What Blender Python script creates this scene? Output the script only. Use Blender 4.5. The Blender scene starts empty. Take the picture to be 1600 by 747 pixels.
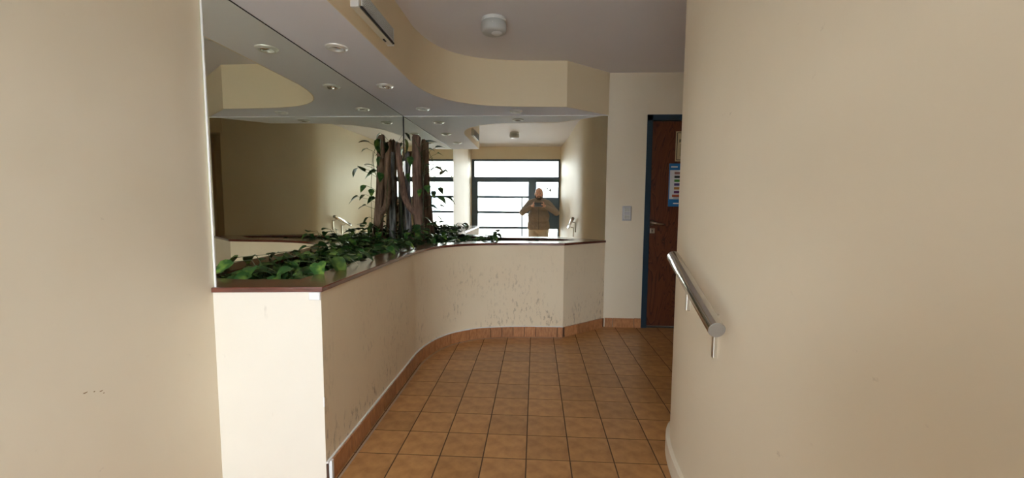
import bpy, bmesh, math, random
from mathutils import Vector, Matrix
random.seed(7)
S = bpy.context.scene
COL = S.collection
T = 0.205                      # one floor tile, in metres
H = 5.83                       # camera height above the tiled floor, in tiles

# ------------------------------------------------------------------ camera
F_PX, YAW, PIT, ROL = 656.98, -0.0547923, -0.0828134, 0.0069215
fw = Vector((math.sin(YAW)*math.cos(PIT), math.cos(YAW)*math.cos(PIT), math.sin(PIT)))
r0 = Vector((math.cos(YAW), -math.sin(YAW), 0)); u0 = r0.cross(fw)
RT = r0*math.cos(ROL) + u0*math.sin(ROL); UP = -r0*math.sin(ROL) + u0*math.cos(ROL)
cam_d = bpy.data.cameras.new('camera'); cam = bpy.data.objects.new('camera', cam_d); COL.objects.link(cam)
cam_d.sensor_width = 36; cam_d.lens = F_PX/1600*36; cam_d.clip_start = 0.004; cam_d.clip_end = 200
CAMZ = H*T
m = Matrix((RT, UP, -fw)).transposed().to_4x4(); m.translation = Vector((0, 0, CAMZ))
cam.matrix_world = m
S.camera = cam

# ------------------------------------------------------------------ world, light, exposure
S.view_settings.view_transform = 'Standard'; S.view_settings.look = 'None'
S.view_settings.gamma = 1; S.view_settings.use_curve_mapping = False
S.view_settings.exposure = 1.74
w = bpy.data.worlds.new('sky'); S.world = w; w.use_nodes = True
wn = w.node_tree; bg = wn.nodes['Background']
tc = wn.nodes.new('ShaderNodeTexCoord'); sp = wn.nodes.new('ShaderNodeSeparateXYZ'); cr = wn.nodes.new('ShaderNodeValToRGB')
wn.links.new(tc.outputs['Generated'], sp.inputs[0]); wn.links.new(sp.outputs['Z'], cr.inputs[0]); wn.links.new(cr.outputs[0], bg.inputs[0])
cr.color_ramp.elements[0].position = 0.0; cr.color_ramp.elements[0].color = (0.93, 0.95, 1.0, 1)
cr.color_ramp.elements[1].position = 0.9; cr.color_ramp.elements[1].color = (0.72, 0.84, 1.0, 1)
bg.inputs[1].default_value = 6.5
try: S.cycles.max_bounces = 14; S.cycles.diffuse_bounces = 8; S.cycles.glossy_bounces = 8; S.cycles.transparent_max_bounces = 12; S.cycles.caustics_reflective = True; S.cycles.sample_clamp_indirect = 12
except Exception: pass
pl = bpy.data.lights.new('daylight_portal', 'AREA'); pl.shape = 'RECTANGLE'; pl.size = 9.2*T; pl.size_y = 11.4*T
po = bpy.data.objects.new('daylight_portal', pl); COL.objects.link(po)
po.location = (-2.1*T, -5.1*T, (-1.15+H)*T); po.rotation_euler = (math.radians(90), 0, 0)
pl.energy = 1
try: pl.cycles.is_portal = True
except Exception: pass

# ------------------------------------------------------------------ helpers
def P(x, y, z): return Vector((x*T, y*T, (z+H)*T))
def ray(px, py): return RT*((px-800)/F_PX) - UP*((py-373.5)/F_PX) + fw
def at(px, py, Y):             # point on the plane y = Y tiles seen at a pixel, in tiles
    v = ray(px, py); v = v*(Y/v.y); return v
def obj(name, me, mat=None, parent=None, smooth=False):
    if isinstance(me, bmesh.types.BMesh):
        b = me; me = bpy.data.meshes.new(name); bmesh.ops.recalc_face_normals(b, faces=b.faces[:]); b.to_mesh(me); b.free()
    if mat and not me.materials: me.materials.append(mat)
    if smooth:
        for p in me.polygons: p.use_smooth = True
    o = bpy.data.objects.new(name, me); COL.objects.link(o)
    if parent: o.parent = parent
    return o
def tag(o, label=None, cat=None, group=None, kind=None):
    if label: o['label'] = label
    if cat: o['category'] = cat
    if group: o['group'] = group
    if kind: o['kind'] = kind
    return o
def empty(name, loc=(0, 0, 0), **k):
    o = bpy.data.objects.new(name, None); COL.objects.link(o); o.location = loc; o.empty_display_size = .05
    bpy.context.view_layer.update()
    return tag(o, **k)
def keep(o):                    # children built in world coordinates under an offset empty
    o.matrix_parent_inverse = Matrix.Translation(-Vector(o.parent.location)); return o
def bx(b, lo, hi, M=None, bev=0):
    lo = Vector(lo); hi = Vector(hi)
    g = bmesh.ops.create_cube(b, size=1)
    for v in g['verts']:
        v.co = Vector(((lo.x+hi.x)/2+v.co.x*(hi.x-lo.x), (lo.y+hi.y)/2+v.co.y*(hi.y-lo.y), (lo.z+hi.z)/2+v.co.z*(hi.z-lo.z)))
    if bev:
        es = list({e for v in g['verts'] for e in v.link_edges})
        r = bmesh.ops.bevel(b, geom=es, offset=bev, segments=2, affect='EDGES', profile=.5)
        vs = list({v for f in r['faces'] for v in f.verts} | {v for v in g['verts'] if v.is_valid})
    else: vs = g['verts']
    if M is not None: bmesh.ops.transform(b, matrix=M, verts=vs)
    return vs
def bt(lo, hi, b=None, bev=0):  # box given in tiles
    b = b or bmesh.new(); bx(b, P(*lo), P(*hi), bev=bev); return b
def tube(b, pts, rad, n=12, cap=True, jit=0):
    rings = []; pts = [Vector(p) for p in pts]
    if not hasattr(rad, '__len__'): rad = [rad]*len(pts)
    up = None
    for i, p in enumerate(pts):
        t = (pts[min(i+1, len(pts)-1)] - pts[max(i-1, 0)]).normalized()
        if up is None:
            up = Vector((0, 0, 1)) if abs(t.z) < .9 else Vector((1, 0, 0))
        a = t.cross(up).normalized(); c = a.cross(t).normalized(); up = c
        rings.append([b.verts.new(p + (a*math.cos(2*math.pi*k/n) + c*math.sin(2*math.pi*k/n))*rad[i]*(1+random.uniform(-jit, jit))) for k in range(n)])
    for i in range(len(rings)-1):
        for k in range(n):
            b.faces.new((rings[i][k], rings[i][(k+1) % n], rings[i+1][(k+1) % n], rings[i+1][k]))
    if cap: b.faces.new(rings[0][::-1]); b.faces.new(rings[-1])
    return b
def lathe(b, prof, n=32, M=None):
    rings = []
    for r, z in prof:
        if r < 1e-6: rings.append([b.verts.new((0, 0, z))])
        else: rings.append([b.verts.new((r*math.cos(2*math.pi*k/n), r*math.sin(2*math.pi*k/n), z)) for k in range(n)])
    for A, B in zip(rings, rings[1:]):
        for k in range(n):
            q = [A[k % len(A)], A[(k+1) % len(A)], B[(k+1) % len(B)], B[k % len(B)]]
            q = list(dict.fromkeys(q))
            if len(q) > 2: b.faces.new(q)
    vs = [v for r in rings for v in r]
    if M is not None: bmesh.ops.transform(b, matrix=M, verts=vs)
    return b
def offset(path, d):            # shift a plan polyline to its left by d, mitred
    out = []
    for i, p in enumerate(path):
        p = Vector(p); n = []
        if i > 0: t = (p-Vector(path[i-1])).normalized(); n.append(Vector((-t.y, t.x)))
        if i < len(path)-1: t = (Vector(path[i+1])-p).normalized(); n.append(Vector((-t.y, t.x)))
        if len(n) == 1: out.append(p+n[0]*d)
        else:
            m_ = (n[0]+n[1]).normalized(); out.append(p+m_*d/max(.3, m_.dot(n[0])))
    return out
def strip(path, d0, d1, z0, z1, b=None):   # wall-like solid between two offsets of a plan path, in tiles
    b = b or bmesh.new(); A = offset(path, d0); B = offset(path, d1)
    R = [[b.verts.new(P(a.x, a.y, z0)), b.verts.new(P(a.x, a.y, z1)), b.verts.new(P(c.x, c.y, z1)), b.verts.new(P(c.x, c.y, z0))] for a, c in zip(A, B)]
    for i in range(len(R)-1):
        for k in range(4): b.faces.new((R[i][k], R[i][(k+1) % 4], R[i+1][(k+1) % 4], R[i+1][k]))
    b.faces.new(R[0][::-1]); b.faces.new(R[-1]); return b
def poly(pts, z0, z1, b=None):
    b = b or bmesh.new(); lo = [b.verts.new(P(x, y, z0)) for x, y in pts]; hi = [b.verts.new(P(x, y, z1)) for x, y in pts]
    b.faces.new(lo[::-1]); b.faces.new(hi); n = len(pts)
    for i in range(n): b.faces.new((lo[i], lo[(i+1) % n], hi[(i+1) % n], hi[i]))
    return b
def catmull(pts, n=8):
    out = []; q = [Vector(p) for p in pts]; q = [q[0]*2-q[1]]+q+[q[-1]*2-q[-2]]
    for i in range(1, len(q)-2):
        for k in range(n):
            t = k/n; out.append(.5*((2*q[i])+(q[i+1]-q[i-1])*t+(2*q[i-1]-5*q[i]+4*q[i+1]-q[i+2])*t*t+(3*q[i]-q[i-1]-3*q[i+1]+q[i+2])*t**3))
    out.append(q[-2]); return out
def inside(x, y, pg):
    c = False; n = len(pg)
    for i in range(n):
        x1, y1 = pg[i][0], pg[i][1]; x2, y2 = pg[(i+1) % n][0], pg[(i+1) % n][1]
        if (y1 > y) != (y2 > y) and x < (x2-x1)*(y-y1)/(y2-y1)+x1: c = not c
    return c
def smooth_angle(o, a=40):
    for p in o.data.polygons: p.use_smooth = True
    try: o.data.set_sharp_from_angle(angle=math.radians(a))
    except Exception: pass
    return o
def applied(o):                 # bake modifiers into the mesh
    dg = bpy.context.evaluated_depsgraph_get(); me = bpy.data.meshes.new_from_object(o.evaluated_get(dg))
    old = o.data; o.modifiers.clear(); o.data = me; bpy.data.meshes.remove(old); return o

# ------------------------------------------------------------------ materials
def mat(name, col, rough=.5, metal=0, noise=None, bump=None, coat=0, spec=None, rand=0):
    M_ = bpy.data.materials.new(name); M_.use_nodes = True; nt = M_.node_tree; b = nt.nodes['Principled BSDF']
    b.inputs['Base Color'].default_value = (*col, 1); b.inputs['Roughness'].default_value = rough; b.inputs['Metallic'].default_value = metal
    if coat: b.inputs['Coat Weight'].default_value = coat; b.inputs['Coat Roughness'].default_value = .15
    if spec is not None: b.inputs['Specular IOR Level'].default_value = spec
    tc = nt.nodes.new('ShaderNodeTexCoord'); src = tc.outputs['Object']
    col_out = None
    if noise:                   # (scale, second colour, low, high, stretch)
        sc, c2, lo, hi = noise[:4]; mp = nt.nodes.new('ShaderNodeMapping'); nt.links.new(src, mp.inputs[0])
        if len(noise) > 4: mp.inputs['Scale'].default_value = noise[4]
        nz = nt.nodes.new('ShaderNodeTexNoise'); nz.inputs['Scale'].default_value = sc; nz.inputs['Detail'].default_value = 6; nt.links.new(mp.outputs[0], nz.inputs[0])
        rp = nt.nodes.new('ShaderNodeValToRGB'); rp.color_ramp.elements[0].position = lo; rp.color_ramp.elements[1].position = hi
        rp.color_ramp.elements[0].color = (*col, 1); rp.color_ramp.elements[1].color = (*c2, 1)
        nt.links.new(nz.outputs[0], rp.inputs[0]); col_out = rp.outputs[0]
    if rand:
        oi = nt.nodes.new('ShaderNodeObjectInfo'); hs = nt.nodes.new('ShaderNodeHueSaturation')
        mr = nt.nodes.new('ShaderNodeMapRange'); mr.inputs[3].default_value = 1-rand; mr.inputs[4].default_value = 1+rand
        nt.links.new(oi.outputs['Random'], mr.inputs[0]); nt.links.new(mr.outputs[0], hs.inputs['Value'])
        hs.inputs['Color'].default_value = (*col, 1)
        if col_out: nt.links.new(col_out, hs.inputs['Color'])
        col_out = hs.outputs[0]
    if col_out: nt.links.new(col_out, b.inputs['Base Color'])
    if bump:
        nb = nt.nodes.new('ShaderNodeTexNoise'); nb.inputs['Scale'].default_value = bump[0]; nb.inputs['Detail'].default_value = 5; nt.links.new(src, nb.inputs[0])
        bp = nt.nodes.new('ShaderNodeBump'); bp.inputs['Strength'].default_value = bump[1]; bp.inputs['Distance'].default_value = bump[2] if len(bump) > 2 else .002
        nt.links.new(nb.outputs[0], bp.inputs['Height']); nt.links.new(bp.outputs[0], b.inputs['Normal'])
    return M_
def scuff(M_, thr=.62, scale=26, stretch=(1, 1, .35), col=(.20, .13, .07), zlo=None, zhi=None, amt=.6):
    nt = M_.node_tree; b = nt.nodes['Principled BSDF']; src = b.inputs['Base Color'].links[0].from_socket if b.inputs['Base Color'].links else None
    tc = nt.nodes.new('ShaderNodeTexCoord'); mp = nt.nodes.new('ShaderNodeMapping'); mp.inputs['Scale'].default_value = stretch
    nt.links.new(tc.outputs['Object'], mp.inputs[0]); n1 = nt.nodes.new('ShaderNodeTexNoise'); n1.inputs['Scale'].default_value = scale; n1.inputs['Detail'].default_value = 4; n1.inputs['Roughness'].default_value = .65
    nt.links.new(mp.outputs[0], n1.inputs[0])
    r1 = nt.nodes.new('ShaderNodeMapRange'); r1.inputs[1].default_value = thr; r1.inputs[2].default_value = thr+.08; nt.links.new(n1.outputs[0], r1.inputs[0])
    n2 = nt.nodes.new('ShaderNodeTexNoise'); n2.inputs['Scale'].default_value = 3; nt.links.new(tc.outputs['Object'], n2.inputs[0])
    r2 = nt.nodes.new('ShaderNodeMapRange'); r2.inputs[1].default_value = .42; r2.inputs[2].default_value = .6; nt.links.new(n2.outputs[0], r2.inputs[0])
    mu = nt.nodes.new('ShaderNodeMath'); mu.operation = 'MULTIPLY'; nt.links.new(r1.outputs[0], mu.inputs[0]); nt.links.new(r2.outputs[0], mu.inputs[1])
    last = mu.outputs[0]
    if zhi is not None:
        sx = nt.nodes.new('ShaderNodeSeparateXYZ'); nt.links.new(tc.outputs['Object'], sx.inputs[0])
        r3 = nt.nodes.new('ShaderNodeMapRange'); r3.inputs[1].default_value = zhi; r3.inputs[2].default_value = zlo; nt.links.new(sx.outputs['Z'], r3.inputs[0])
        m3 = nt.nodes.new('ShaderNodeMath'); m3.operation = 'MULTIPLY'; nt.links.new(last, m3.inputs[0]); nt.links.new(r3.outputs[0], m3.inputs[1]); last = m3.outputs[0]
    m4 = nt.nodes.new('ShaderNodeMath'); m4.operation = 'MULTIPLY'; m4.inputs[1].default_value = amt; nt.links.new(last, m4.inputs[0])
    mx = nt.nodes.new('ShaderNodeMix'); mx.data_type = 'RGBA'; nt.links.new(m4.outputs[0], mx.inputs[0]); mx.inputs[7].default_value = (*col, 1)
    if src: nt.links.new(src, mx.inputs[6])
    else: mx.inputs[6].default_value = b.inputs['Base Color'].default_value
    nt.links.new(mx.outputs[2], b.inputs['Base Color']); return M_
WALLC = (.78, .69, .53)
m_wall = scuff(mat('cream_paint', WALLC, .55, noise=(2.2, (.745, .65, .49), .35, .7), bump=(9, .12, .01)), thr=.69, scale=30, stretch=(1, .6, 1), amt=.3)
m_plant = scuff(mat('cream_paint_scuffed', (.80, .68, .49), .55, noise=(3, (.77, .64, .45), .35, .7), bump=(14, .2, .008)), thr=.55, scale=52, stretch=(1, 1, .35), zlo=.15, zhi=.85, amt=.6)
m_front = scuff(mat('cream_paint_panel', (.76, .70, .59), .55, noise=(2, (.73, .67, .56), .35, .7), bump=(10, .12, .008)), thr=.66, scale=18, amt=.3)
m_fascia = mat('cream_paint_fascia', (.80, .67, .45), .6, bump=(6, .08, .01))
m_ceil = mat('ceiling_paint', (.76, .73, .72), .8, bump=(5, .1, .01))
m_soff = mat('soffit_paint', (.82, .80, .81), .7, bump=(5, .08, .01))
m_skirt = mat('painted_skirting', (.78, .70, .56), .45, bump=(20, .2, .003))
m_cap = mat('varnished_wood', (.16, .045, .028), .24, noise=(14, (.09, .028, .018), .3, .7, (1, 1, 8)), coat=.6, bump=(40, .1, .001))
m_tile = mat('terracotta_tile', (.48, .245, .088), .30, noise=(15, (.33, .15, .05), .38, .68), bump=(24, .15, .002), rand=.10, coat=.1)
m_base = mat('terracotta_skirting', (.50, .235, .10), .38, noise=(22, (.34, .14, .055), .35, .7, (3, 3, 1)), rand=.12, bump=(30, .2, .002))
m_grout = mat('grout', (.085, .042, .022), .8)
m_lgrout = mat('cement_line', (.42, .33, .24), .8, bump=(60, .3, .002))
m_plaster = mat('white_plaster', (.80, .79, .76), .7, bump=(30, .4, .004))
m_white = mat('white_plastic', (.74, .73, .69), .4)
m_grey = mat('grey_plastic', (.50, .50, .46), .35)
m_cream_pl = mat('aged_plastic', (.72, .68, .55), .4)
m_steel = mat('stainless_steel', (.62, .60, .57), .16, 1, bump=(200, .03, .0005))
m_chrome = mat('chrome', (.75, .74, .72), .12, 1)
m_nickel = mat('satin_nickel', (.62, .58, .50), .3, 1)
m_ring = mat('pearl_nickel', (.80, .78, .70), .35, .35)
m_dark = mat('dark_cavity', (.03, .028, .025), .6)
m_blue = mat('dark_blue_enamel', (.012, .035, .058), .35, coat=.2); m_blue2 = mat('blue_enamel_street', (.045, .085, .125), .4, coat=.2)
m_soil = mat('soil', (.018, .012, .008), .95, bump=(30, .8, .02))
m_black = mat('black_plastic', (.012, .012, .014), .3)
m_silver = mat('silver_plate', (.55, .55, .56), .35, .6)
m_pave = mat('pavement_concrete', (.55, .54, .52), .8, noise=(3, (.45, .44, .42), .4, .6))
m_road = mat('asphalt', (.22, .22, .22), .85)
m_facade = mat('pale_render', (.72, .70, .66), .8, noise=(.6, (.66, .64, .6), .4, .6))
def mirror_mat(name, c):
    M_ = bpy.data.materials.new(name); M_.use_nodes = True; b = M_.node_tree.nodes['Principled BSDF']
    b.inputs['Metallic'].default_value = 1; b.inputs['Roughness'].default_value = 0; b.inputs['Base Color'].default_value = (*c, 1); return M_
m_mir = mirror_mat('silvered_glass', (.87, .90, .80)); m_mirb = mirror_mat('silvered_glass_back', (.92, .94, .87))
def glass_mat(name, tint=(.96, .98, .97)):
    M_ = bpy.data.materials.new(name); M_.use_nodes = True; nt = M_.node_tree; nt.nodes.clear()
    o = nt.nodes.new('ShaderNodeOutputMaterial'); mx = nt.nodes.new('ShaderNodeMixShader'); fr = nt.nodes.new('ShaderNodeFresnel'); tr = nt.nodes.new('ShaderNodeBsdfTransparent'); gl = nt.nodes.new('ShaderNodeBsdfGlossy')
    tr.inputs[0].default_value = (*tint, 1); gl.inputs['Roughness'].default_value = 0; fr.inputs[0].default_value = 1.45
    nt.links.new(fr.outputs[0], mx.inputs[0]); nt.links.new(tr.outputs[0], mx.inputs[1]); nt.links.new(gl.outputs[0], mx.inputs[2]); nt.links.new(mx.outputs[0], o.inputs[0]); return M_
m_glass = glass_mat('window_glass')
def door_mat():
    M_ = mat('cedar_veneer', (.12, .035, .014), .38, bump=(60, .1, .001)); nt = M_.node_tree; b = nt.nodes['Principled BSDF']
    tc = nt.nodes.new('ShaderNodeTexCoord'); mp = nt.nodes.new('ShaderNodeMapping'); mp.inputs['Scale'].default_value = (3.2, 1, .9); nt.links.new(tc.outputs['Object'], mp.inputs[0])
    nz = nt.nodes.new('ShaderNodeTexNoise'); nz.inputs['Scale'].default_value = 1.6; nz.inputs['Detail'].default_value = 2.5; nz.inputs['Distortion'].default_value = 1.2; nt.links.new(mp.outputs[0], nz.inputs[0])
    ml = nt.nodes.new('ShaderNodeMath'); ml.operation = 'MULTIPLY'; ml.inputs[1].default_value = 14; nt.links.new(nz.outputs[0], ml.inputs[0])
    fr = nt.nodes.new('ShaderNodeMath'); fr.operation = 'FRACT'; nt.links.new(ml.outputs[0], fr.inputs[0])
    rp = nt.nodes.new('ShaderNodeValToRGB'); e = rp.color_ramp.elements
    e[0].position = 0; e[0].color = (.035, .010, .006, 1); e[1].position = .22; e[1].color = (.10, .028, .011, 1); k = e.new(.85); k.color = (.13, .04, .014, 1)
    nt.links.new(fr.outputs[0], rp.inputs[0]); nt.links.new(rp.outputs[0], b.inputs['Base Color']); return M_
m_door = door_mat()
def leaf_mat():
    M_ = mat('pothos_leaf', (.022, .075, .016), .32); nt = M_.node_tree; b = nt.nodes['Principled BSDF']
    tc = nt.nodes.new('ShaderNodeTexCoord'); oi = nt.nodes.new('ShaderNodeObjectInfo'); ad = nt.nodes.new('ShaderNodeVectorMath'); ad.operation = 'ADD'
    sc = nt.nodes.new('ShaderNodeMath'); sc.operation = 'MULTIPLY'; sc.inputs[1].default_value = 40; nt.links.new(oi.outputs['Random'], sc.inputs[0])
    nt.links.new(tc.outputs['Object'], ad.inputs[0]); nt.links.new(sc.outputs[0], ad.inputs[1])
    nz = nt.nodes.new('ShaderNodeTexNoise'); nz.inputs['Scale'].default_value = 22; nt.links.new(ad.outputs[0], nz.inputs[0])
    rp = nt.nodes.new('ShaderNodeValToRGB'); e = rp.color_ramp.elements; e[0].position = .5; e[0].color = (.022, .078, .016, 1); e[1].position = .74; e[1].color = (.17, .27, .045, 1)
    nt.links.new(nz.outputs[0], rp.inputs[0]); hs = nt.nodes.new('ShaderNodeHueSaturation'); mr = nt.nodes.new('ShaderNodeMapRange'); mr.inputs[3].default_value = .45; mr.inputs[4].default_value = 1.5
    nt.links.new(oi.outputs['Random'], mr.inputs[0]); nt.links.new(mr.outputs[0], hs.inputs['Value']); nt.links.new(rp.outputs[0], hs.inputs['Color']); nt.links.new(hs.outputs[0], b.inputs['Base Color']); return M_
m_leaf = leaf_mat(); m_stem = mat('green_stem', (.05, .075, .02), .5)
m_bark = mat('weathered_bark', (.30, .18, .125), .85, noise=(9, (.12, .07, .05), .35, .65, (6, 6, .7)), bump=(45, .8, .01))
m_bark2 = mat('grey_bark', (.34, .33, .34), .85, noise=(9, (.035, .035, .035), .35, .65, (6, 6, .7)), bump=(45, .8, .01))

# ------------------------------------------------------------------ plan geometry (tiles, camera at the origin)
ZF, ZL, ZC, ZS, ZT = -5.83, -6.93, -1.67, 4.11, 6.0
XM, YB, YD = -6.27, 20.0, -4.8
curve = [(-4.25, 14.1), (-4.24, 14.7), (-4.12, 15.5), (-3.85, 16.35), (-3.32, 17.15), (-2.35, 17.82), (-1.1, 18.13), (0.1, 18.23), (1.27, 18.27)]
PATH = [(-6.33, 7.84), (-4.27, 8.08)] + [tuple(v) for v in catmull(curve, 5)] + [(3.30, 19.95)]
RW = [(2.62, -4.9)] + [tuple(v) for v in catmull([(2.65, -4.0), (2.76, -2), (2.90, 2), (2.97, 5), (3.0, 7), (3.04, 8.3), (3.13, 9.2), (3.31, 9.95), (3.65, 10.5), (4.3, 10.9), (5.3, 11.15), (6.6, 11.35), (9.2, 11.6)], 4)]
RWALL = RW + [(9.2, 9.4), (11.4, 9.4), (11.4, 20.2)]

# floor: dark grout bed + single tiles
b = bmesh.new()
for lo, hi in (((-6.6, 6.204, ZF-.6), (11.6, 20.2, ZF-.004)), ((-7.1, -5.2, ZL-.4), (3.4, 2.204, ZL-.004))): bt(lo, hi, b)
vs = [b.verts.new(P(x, y, z)) for x in (-7.1, 3.4) for y, z in ((6.204, ZF-.004), (6.204, ZL-.4), (2.204, ZL-.4), (2.204, ZL-.004))]
b.faces.new(vs[:4]); b.faces.new(vs[4:][::-1])
for k in range(4): b.faces.new((vs[k], vs[(k+1) % 4], vs[4+(k+1) % 4], vs[4+k]))
floor = tag(obj('floor', b, m_grout), 'brown terracotta square tiled floor with dark joints', kind='structure')
tb = bmesh.new(); bx(tb, (-.485*T, -.485*T, -.05*T), (.485*T, .485*T, 0))
tme = bpy.data.meshes.new('tile'); tb.to_mesh(tme); tb.free(); tme.materials.append(m_tile)
planter_poly = [(p.x, p.y) for p in offset(PATH, .3)] + [(-6.6, 20.2)]
right_poly = [(p.x, p.y) for p in offset(RWALL[:-2], -.25)] + [(12, 9), (12, -6), (2.7, -6)]
for i in range(-8, 12):
    for j in range(-6, 20):
        cx, cy = i-.145+.5, j+.204+.5
        cs = [(cx+a, cy+c) for a in (-.45, .45) for c in (-.45, .45)]
        if all(inside(x, y, planter_poly) for x, y in cs) or all(inside(x, y, right_poly) for x, y in cs): continue
        if cy > 20.1 or cx > 11.4 or cx < -7.3 or (cy > .5 and cx < -6.6) or cy < -5: continue
        if cy < 8 and cx > 3.3: continue
        o = obj('tile', tme, None, floor)
        if cy > 6.2: o.location = P(cx, cy, ZF)
        elif cy > 2.2:
            f = (cy-2.204)/4; o.location = P(cx, cy, ZL+(ZF-ZL)*f); o.rotation_euler.x = math.atan2(ZF-ZL, 4); o.scale.y = 1.035
        else: o.location = P(cx, cy, ZL)
        o.rotation_euler.z = random.choice((0, 0)); o.location.z += random.uniform(-.0002, .0002)

# walls
lw = tag(obj('wall_left', poly([(-6.33, 7.9), (-6.33, 20.3), (-7.6, 20.3), (-7.6, -5.2), (-6.75, -5.2), (-6.75, .5), (-6.33, .5)], ZL-.3, ZT+.2), m_wall), 'smooth cream painted left wall', kind='structure')
def chip(px, py, w, h):
    v = ray(px, py); v = v*(-6.33/v.x); b = bmesh.new(); c = P(-6.329, v.y, v.z)
    vs = [b.verts.new(c+Vector((.0006, math.cos(a)*w*(1+.4*math.sin(3*a)), math.sin(a)*h*(1+.3*math.cos(2*a))))) for a in [k*.628 for k in range(10)]]
    b.faces.new(vs); obj('paint_chip', b, m_chip, lw)
m_chip = mat('bare_plaster', (.30, .19, .09), .9)
for q in ((133, 614, .006, .0022), (147, 612, .0025, .002), (158, 611, .005, .0018), (162, 614, .002, .002)): chip(*q)
bk = bmesh.new(); bt((-6.6, YB-.03, ZF-.4), (5.08, YB+1, ZT+.2), bk); bt((5.08, YB-.03, 4.12), (9.4, YB+1, ZT+.2), bk); bt((9.4, YB-.03, ZF-.4), (12, YB+1, ZT+.2), bk); bt((4.8, YB+.9, ZF-.4), (9.8, YB+1.3, ZT+.2), bk)  # last box is added unseen behind the door to block light at its gap
wb = tag(obj('wall_back', bk, m_wall), 'cream back wall beside the wooden door', kind='structure')
rw = strip(RWALL, 0, -.7, ZL-.3, ZT+.2)
bt((9.0, 11.0, 4.76), (11.6, 11.62, ZT+.2), rw)
wr = tag(obj('wall_right', rw, m_wall), 'long cream right wall curving away into the corridor', kind='structure'); smooth_angle(wr, 25)
fr = bmesh.new(); bt((-7.6, YD-.5, 4.65), (3.4, YD+.05, ZT+.2), fr); bt((-7.6, YD-.5, ZL-.3), (-6.73, YD+.05, 4.7), fr); bt((2.5, YD-.5, ZL-.3), (3.4, YD+.05, 4.7), fr)
wf = tag(obj('wall_front', fr, m_wall), 'cream wall around the glazed street entrance', kind='structure')
ceil = tag(obj('ceiling', bt((-7.6, -5.3, ZT), (12, 21, ZT+.3)), m_ceil), 'plain greyish white ceiling', kind='structure')
# dropped soffit that repeats the plan of the planter
sof = obj('soffit', poly([tuple(p) for p in offset(PATH, .01)] + [(-6.33, 20.0)], ZS, ZS+.25), m_soff, ceil)
fas = smooth_angle(obj('fascia', strip(PATH, -.02, .015, ZS-.002, ZT+.02), m_fascia, ceil), 30)
LIGHTS = [(-5.31, 11.25), (-5.31, 14.87), (-4.93, 18.45), (-.9, 19.0)]
cb = bmesh.new()
for x, y in LIGHTS: lathe(cb, [(0, -.2*T), (.19*T, -.2*T), (.19*T, .5*T), (0, .5*T)], 24, Matrix.Translation(P(x, y, ZS)))
cut = obj('cutter', cb)
md = sof.modifiers.new('b', 'BOOLEAN'); md.operation = 'DIFFERENCE'; md.object = cut; md.solver = 'EXACT'
applied(sof); bpy.data.objects.remove(cut)
# baseboard strip on the right wall (painted)
tag(smooth_angle(obj('baseboard_right', strip(RW[:-1], 0, .09, ZF-.02, ZF+.40), m_skirt), 30), 'cream painted rounded skirting at the foot of the right wall', kind='structure')

# mirrors
mb = bmesh.new(); bx(mb, P(-6.33, 7.86, ZC-.6), P(XM, YB-.01, ZS-.01))
t = tag(obj('wall_mirror', mb, m_mir), 'large frameless mirror on the left wall above the planter', 'mirror')
eb = bmesh.new(); bx(eb, P(-6.30, 7.845, ZC-.05), P(XM+.006, 7.865, ZS))
obj('edge_strip', eb, m_plaster, t)
eb = bmesh.new(); bx(eb, P(XM-.01, 7.9, ZS-.022), P(XM+.008, YB-.07, ZS-.002)); obj('top_joint', eb, m_dark, t)
mb = bmesh.new(); bx(mb, P(XM+.005, YB-.06, ZC-.6), P(3.28, YB-.035, ZS-.01))
t2 = tag(obj('wall_mirror', mb, m_mirb), 'wide frameless mirror on the back wall reflecting the street door', 'mirror')
eb = bmesh.new(); bx(eb, P(XM+.005, YB-.075, ZS-.035), P(3.28, YB-.058, ZS)); obj('edge_strip', eb, m_plaster, t2)
eb = bmesh.new(); bx(eb, P(XM+.003, YB-.09, ZC), P(XM+.022, YB-.05, ZS)); obj('corner_joint', eb, m_dark, t2)

# planter
pe = empty('planter', P(-4.25, 8.1, ZF), label='built-in cream S-curved planter with dark varnished wood capping', cat='planter')
body = keep(obj('curved_wall', strip(PATH[1:], 0, .35, ZF-.05, ZC-.10), m_plant, pe)); smooth_angle(body, 30)
fp = strip([PATH[0], PATH[1]], 0, .35, ZF-.05, ZC-.10); keep(tag(obj('front_panel', fp, m_front, pe), 'brighter cream end panel facing the entrance'))
cp = smooth_angle(keep(obj('capping', strip(PATH, -.06, .86, ZC-.10, ZC), m_cap, pe)), 30)
bv = cp.modifiers.new('bev', 'BEVEL'); bv.width = .003; bv.segments = 2; bv.limit_method = 'ANGLE'
sp_ = [(-6.26, 8.2)] + [tuple(p) for p in offset(PATH, .34)][1:-1] + [(3.0, YB-.07), (-6.26, YB-.07)]
keep(obj('soil', poly(sp_, ZC-.8, ZC-.55), m_soil, pe))
keep(obj('plaster_patch', bt((-4.50, 8.03, ZC-.27), (-4.27, 8.06, ZC-.11), bev=.003), m_plaster, pe))
keep(obj('plaster_patch', bt((-4.285, 8.072, ZC-2.5), (-4.262, 8.10, ZC-2.3), bev=.001), m_plaster, pe))
keep(obj('joint_mortar', strip(PATH[1:], 0, -.03, ZF-.01, ZF+.42), m_grout, pe))
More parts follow.
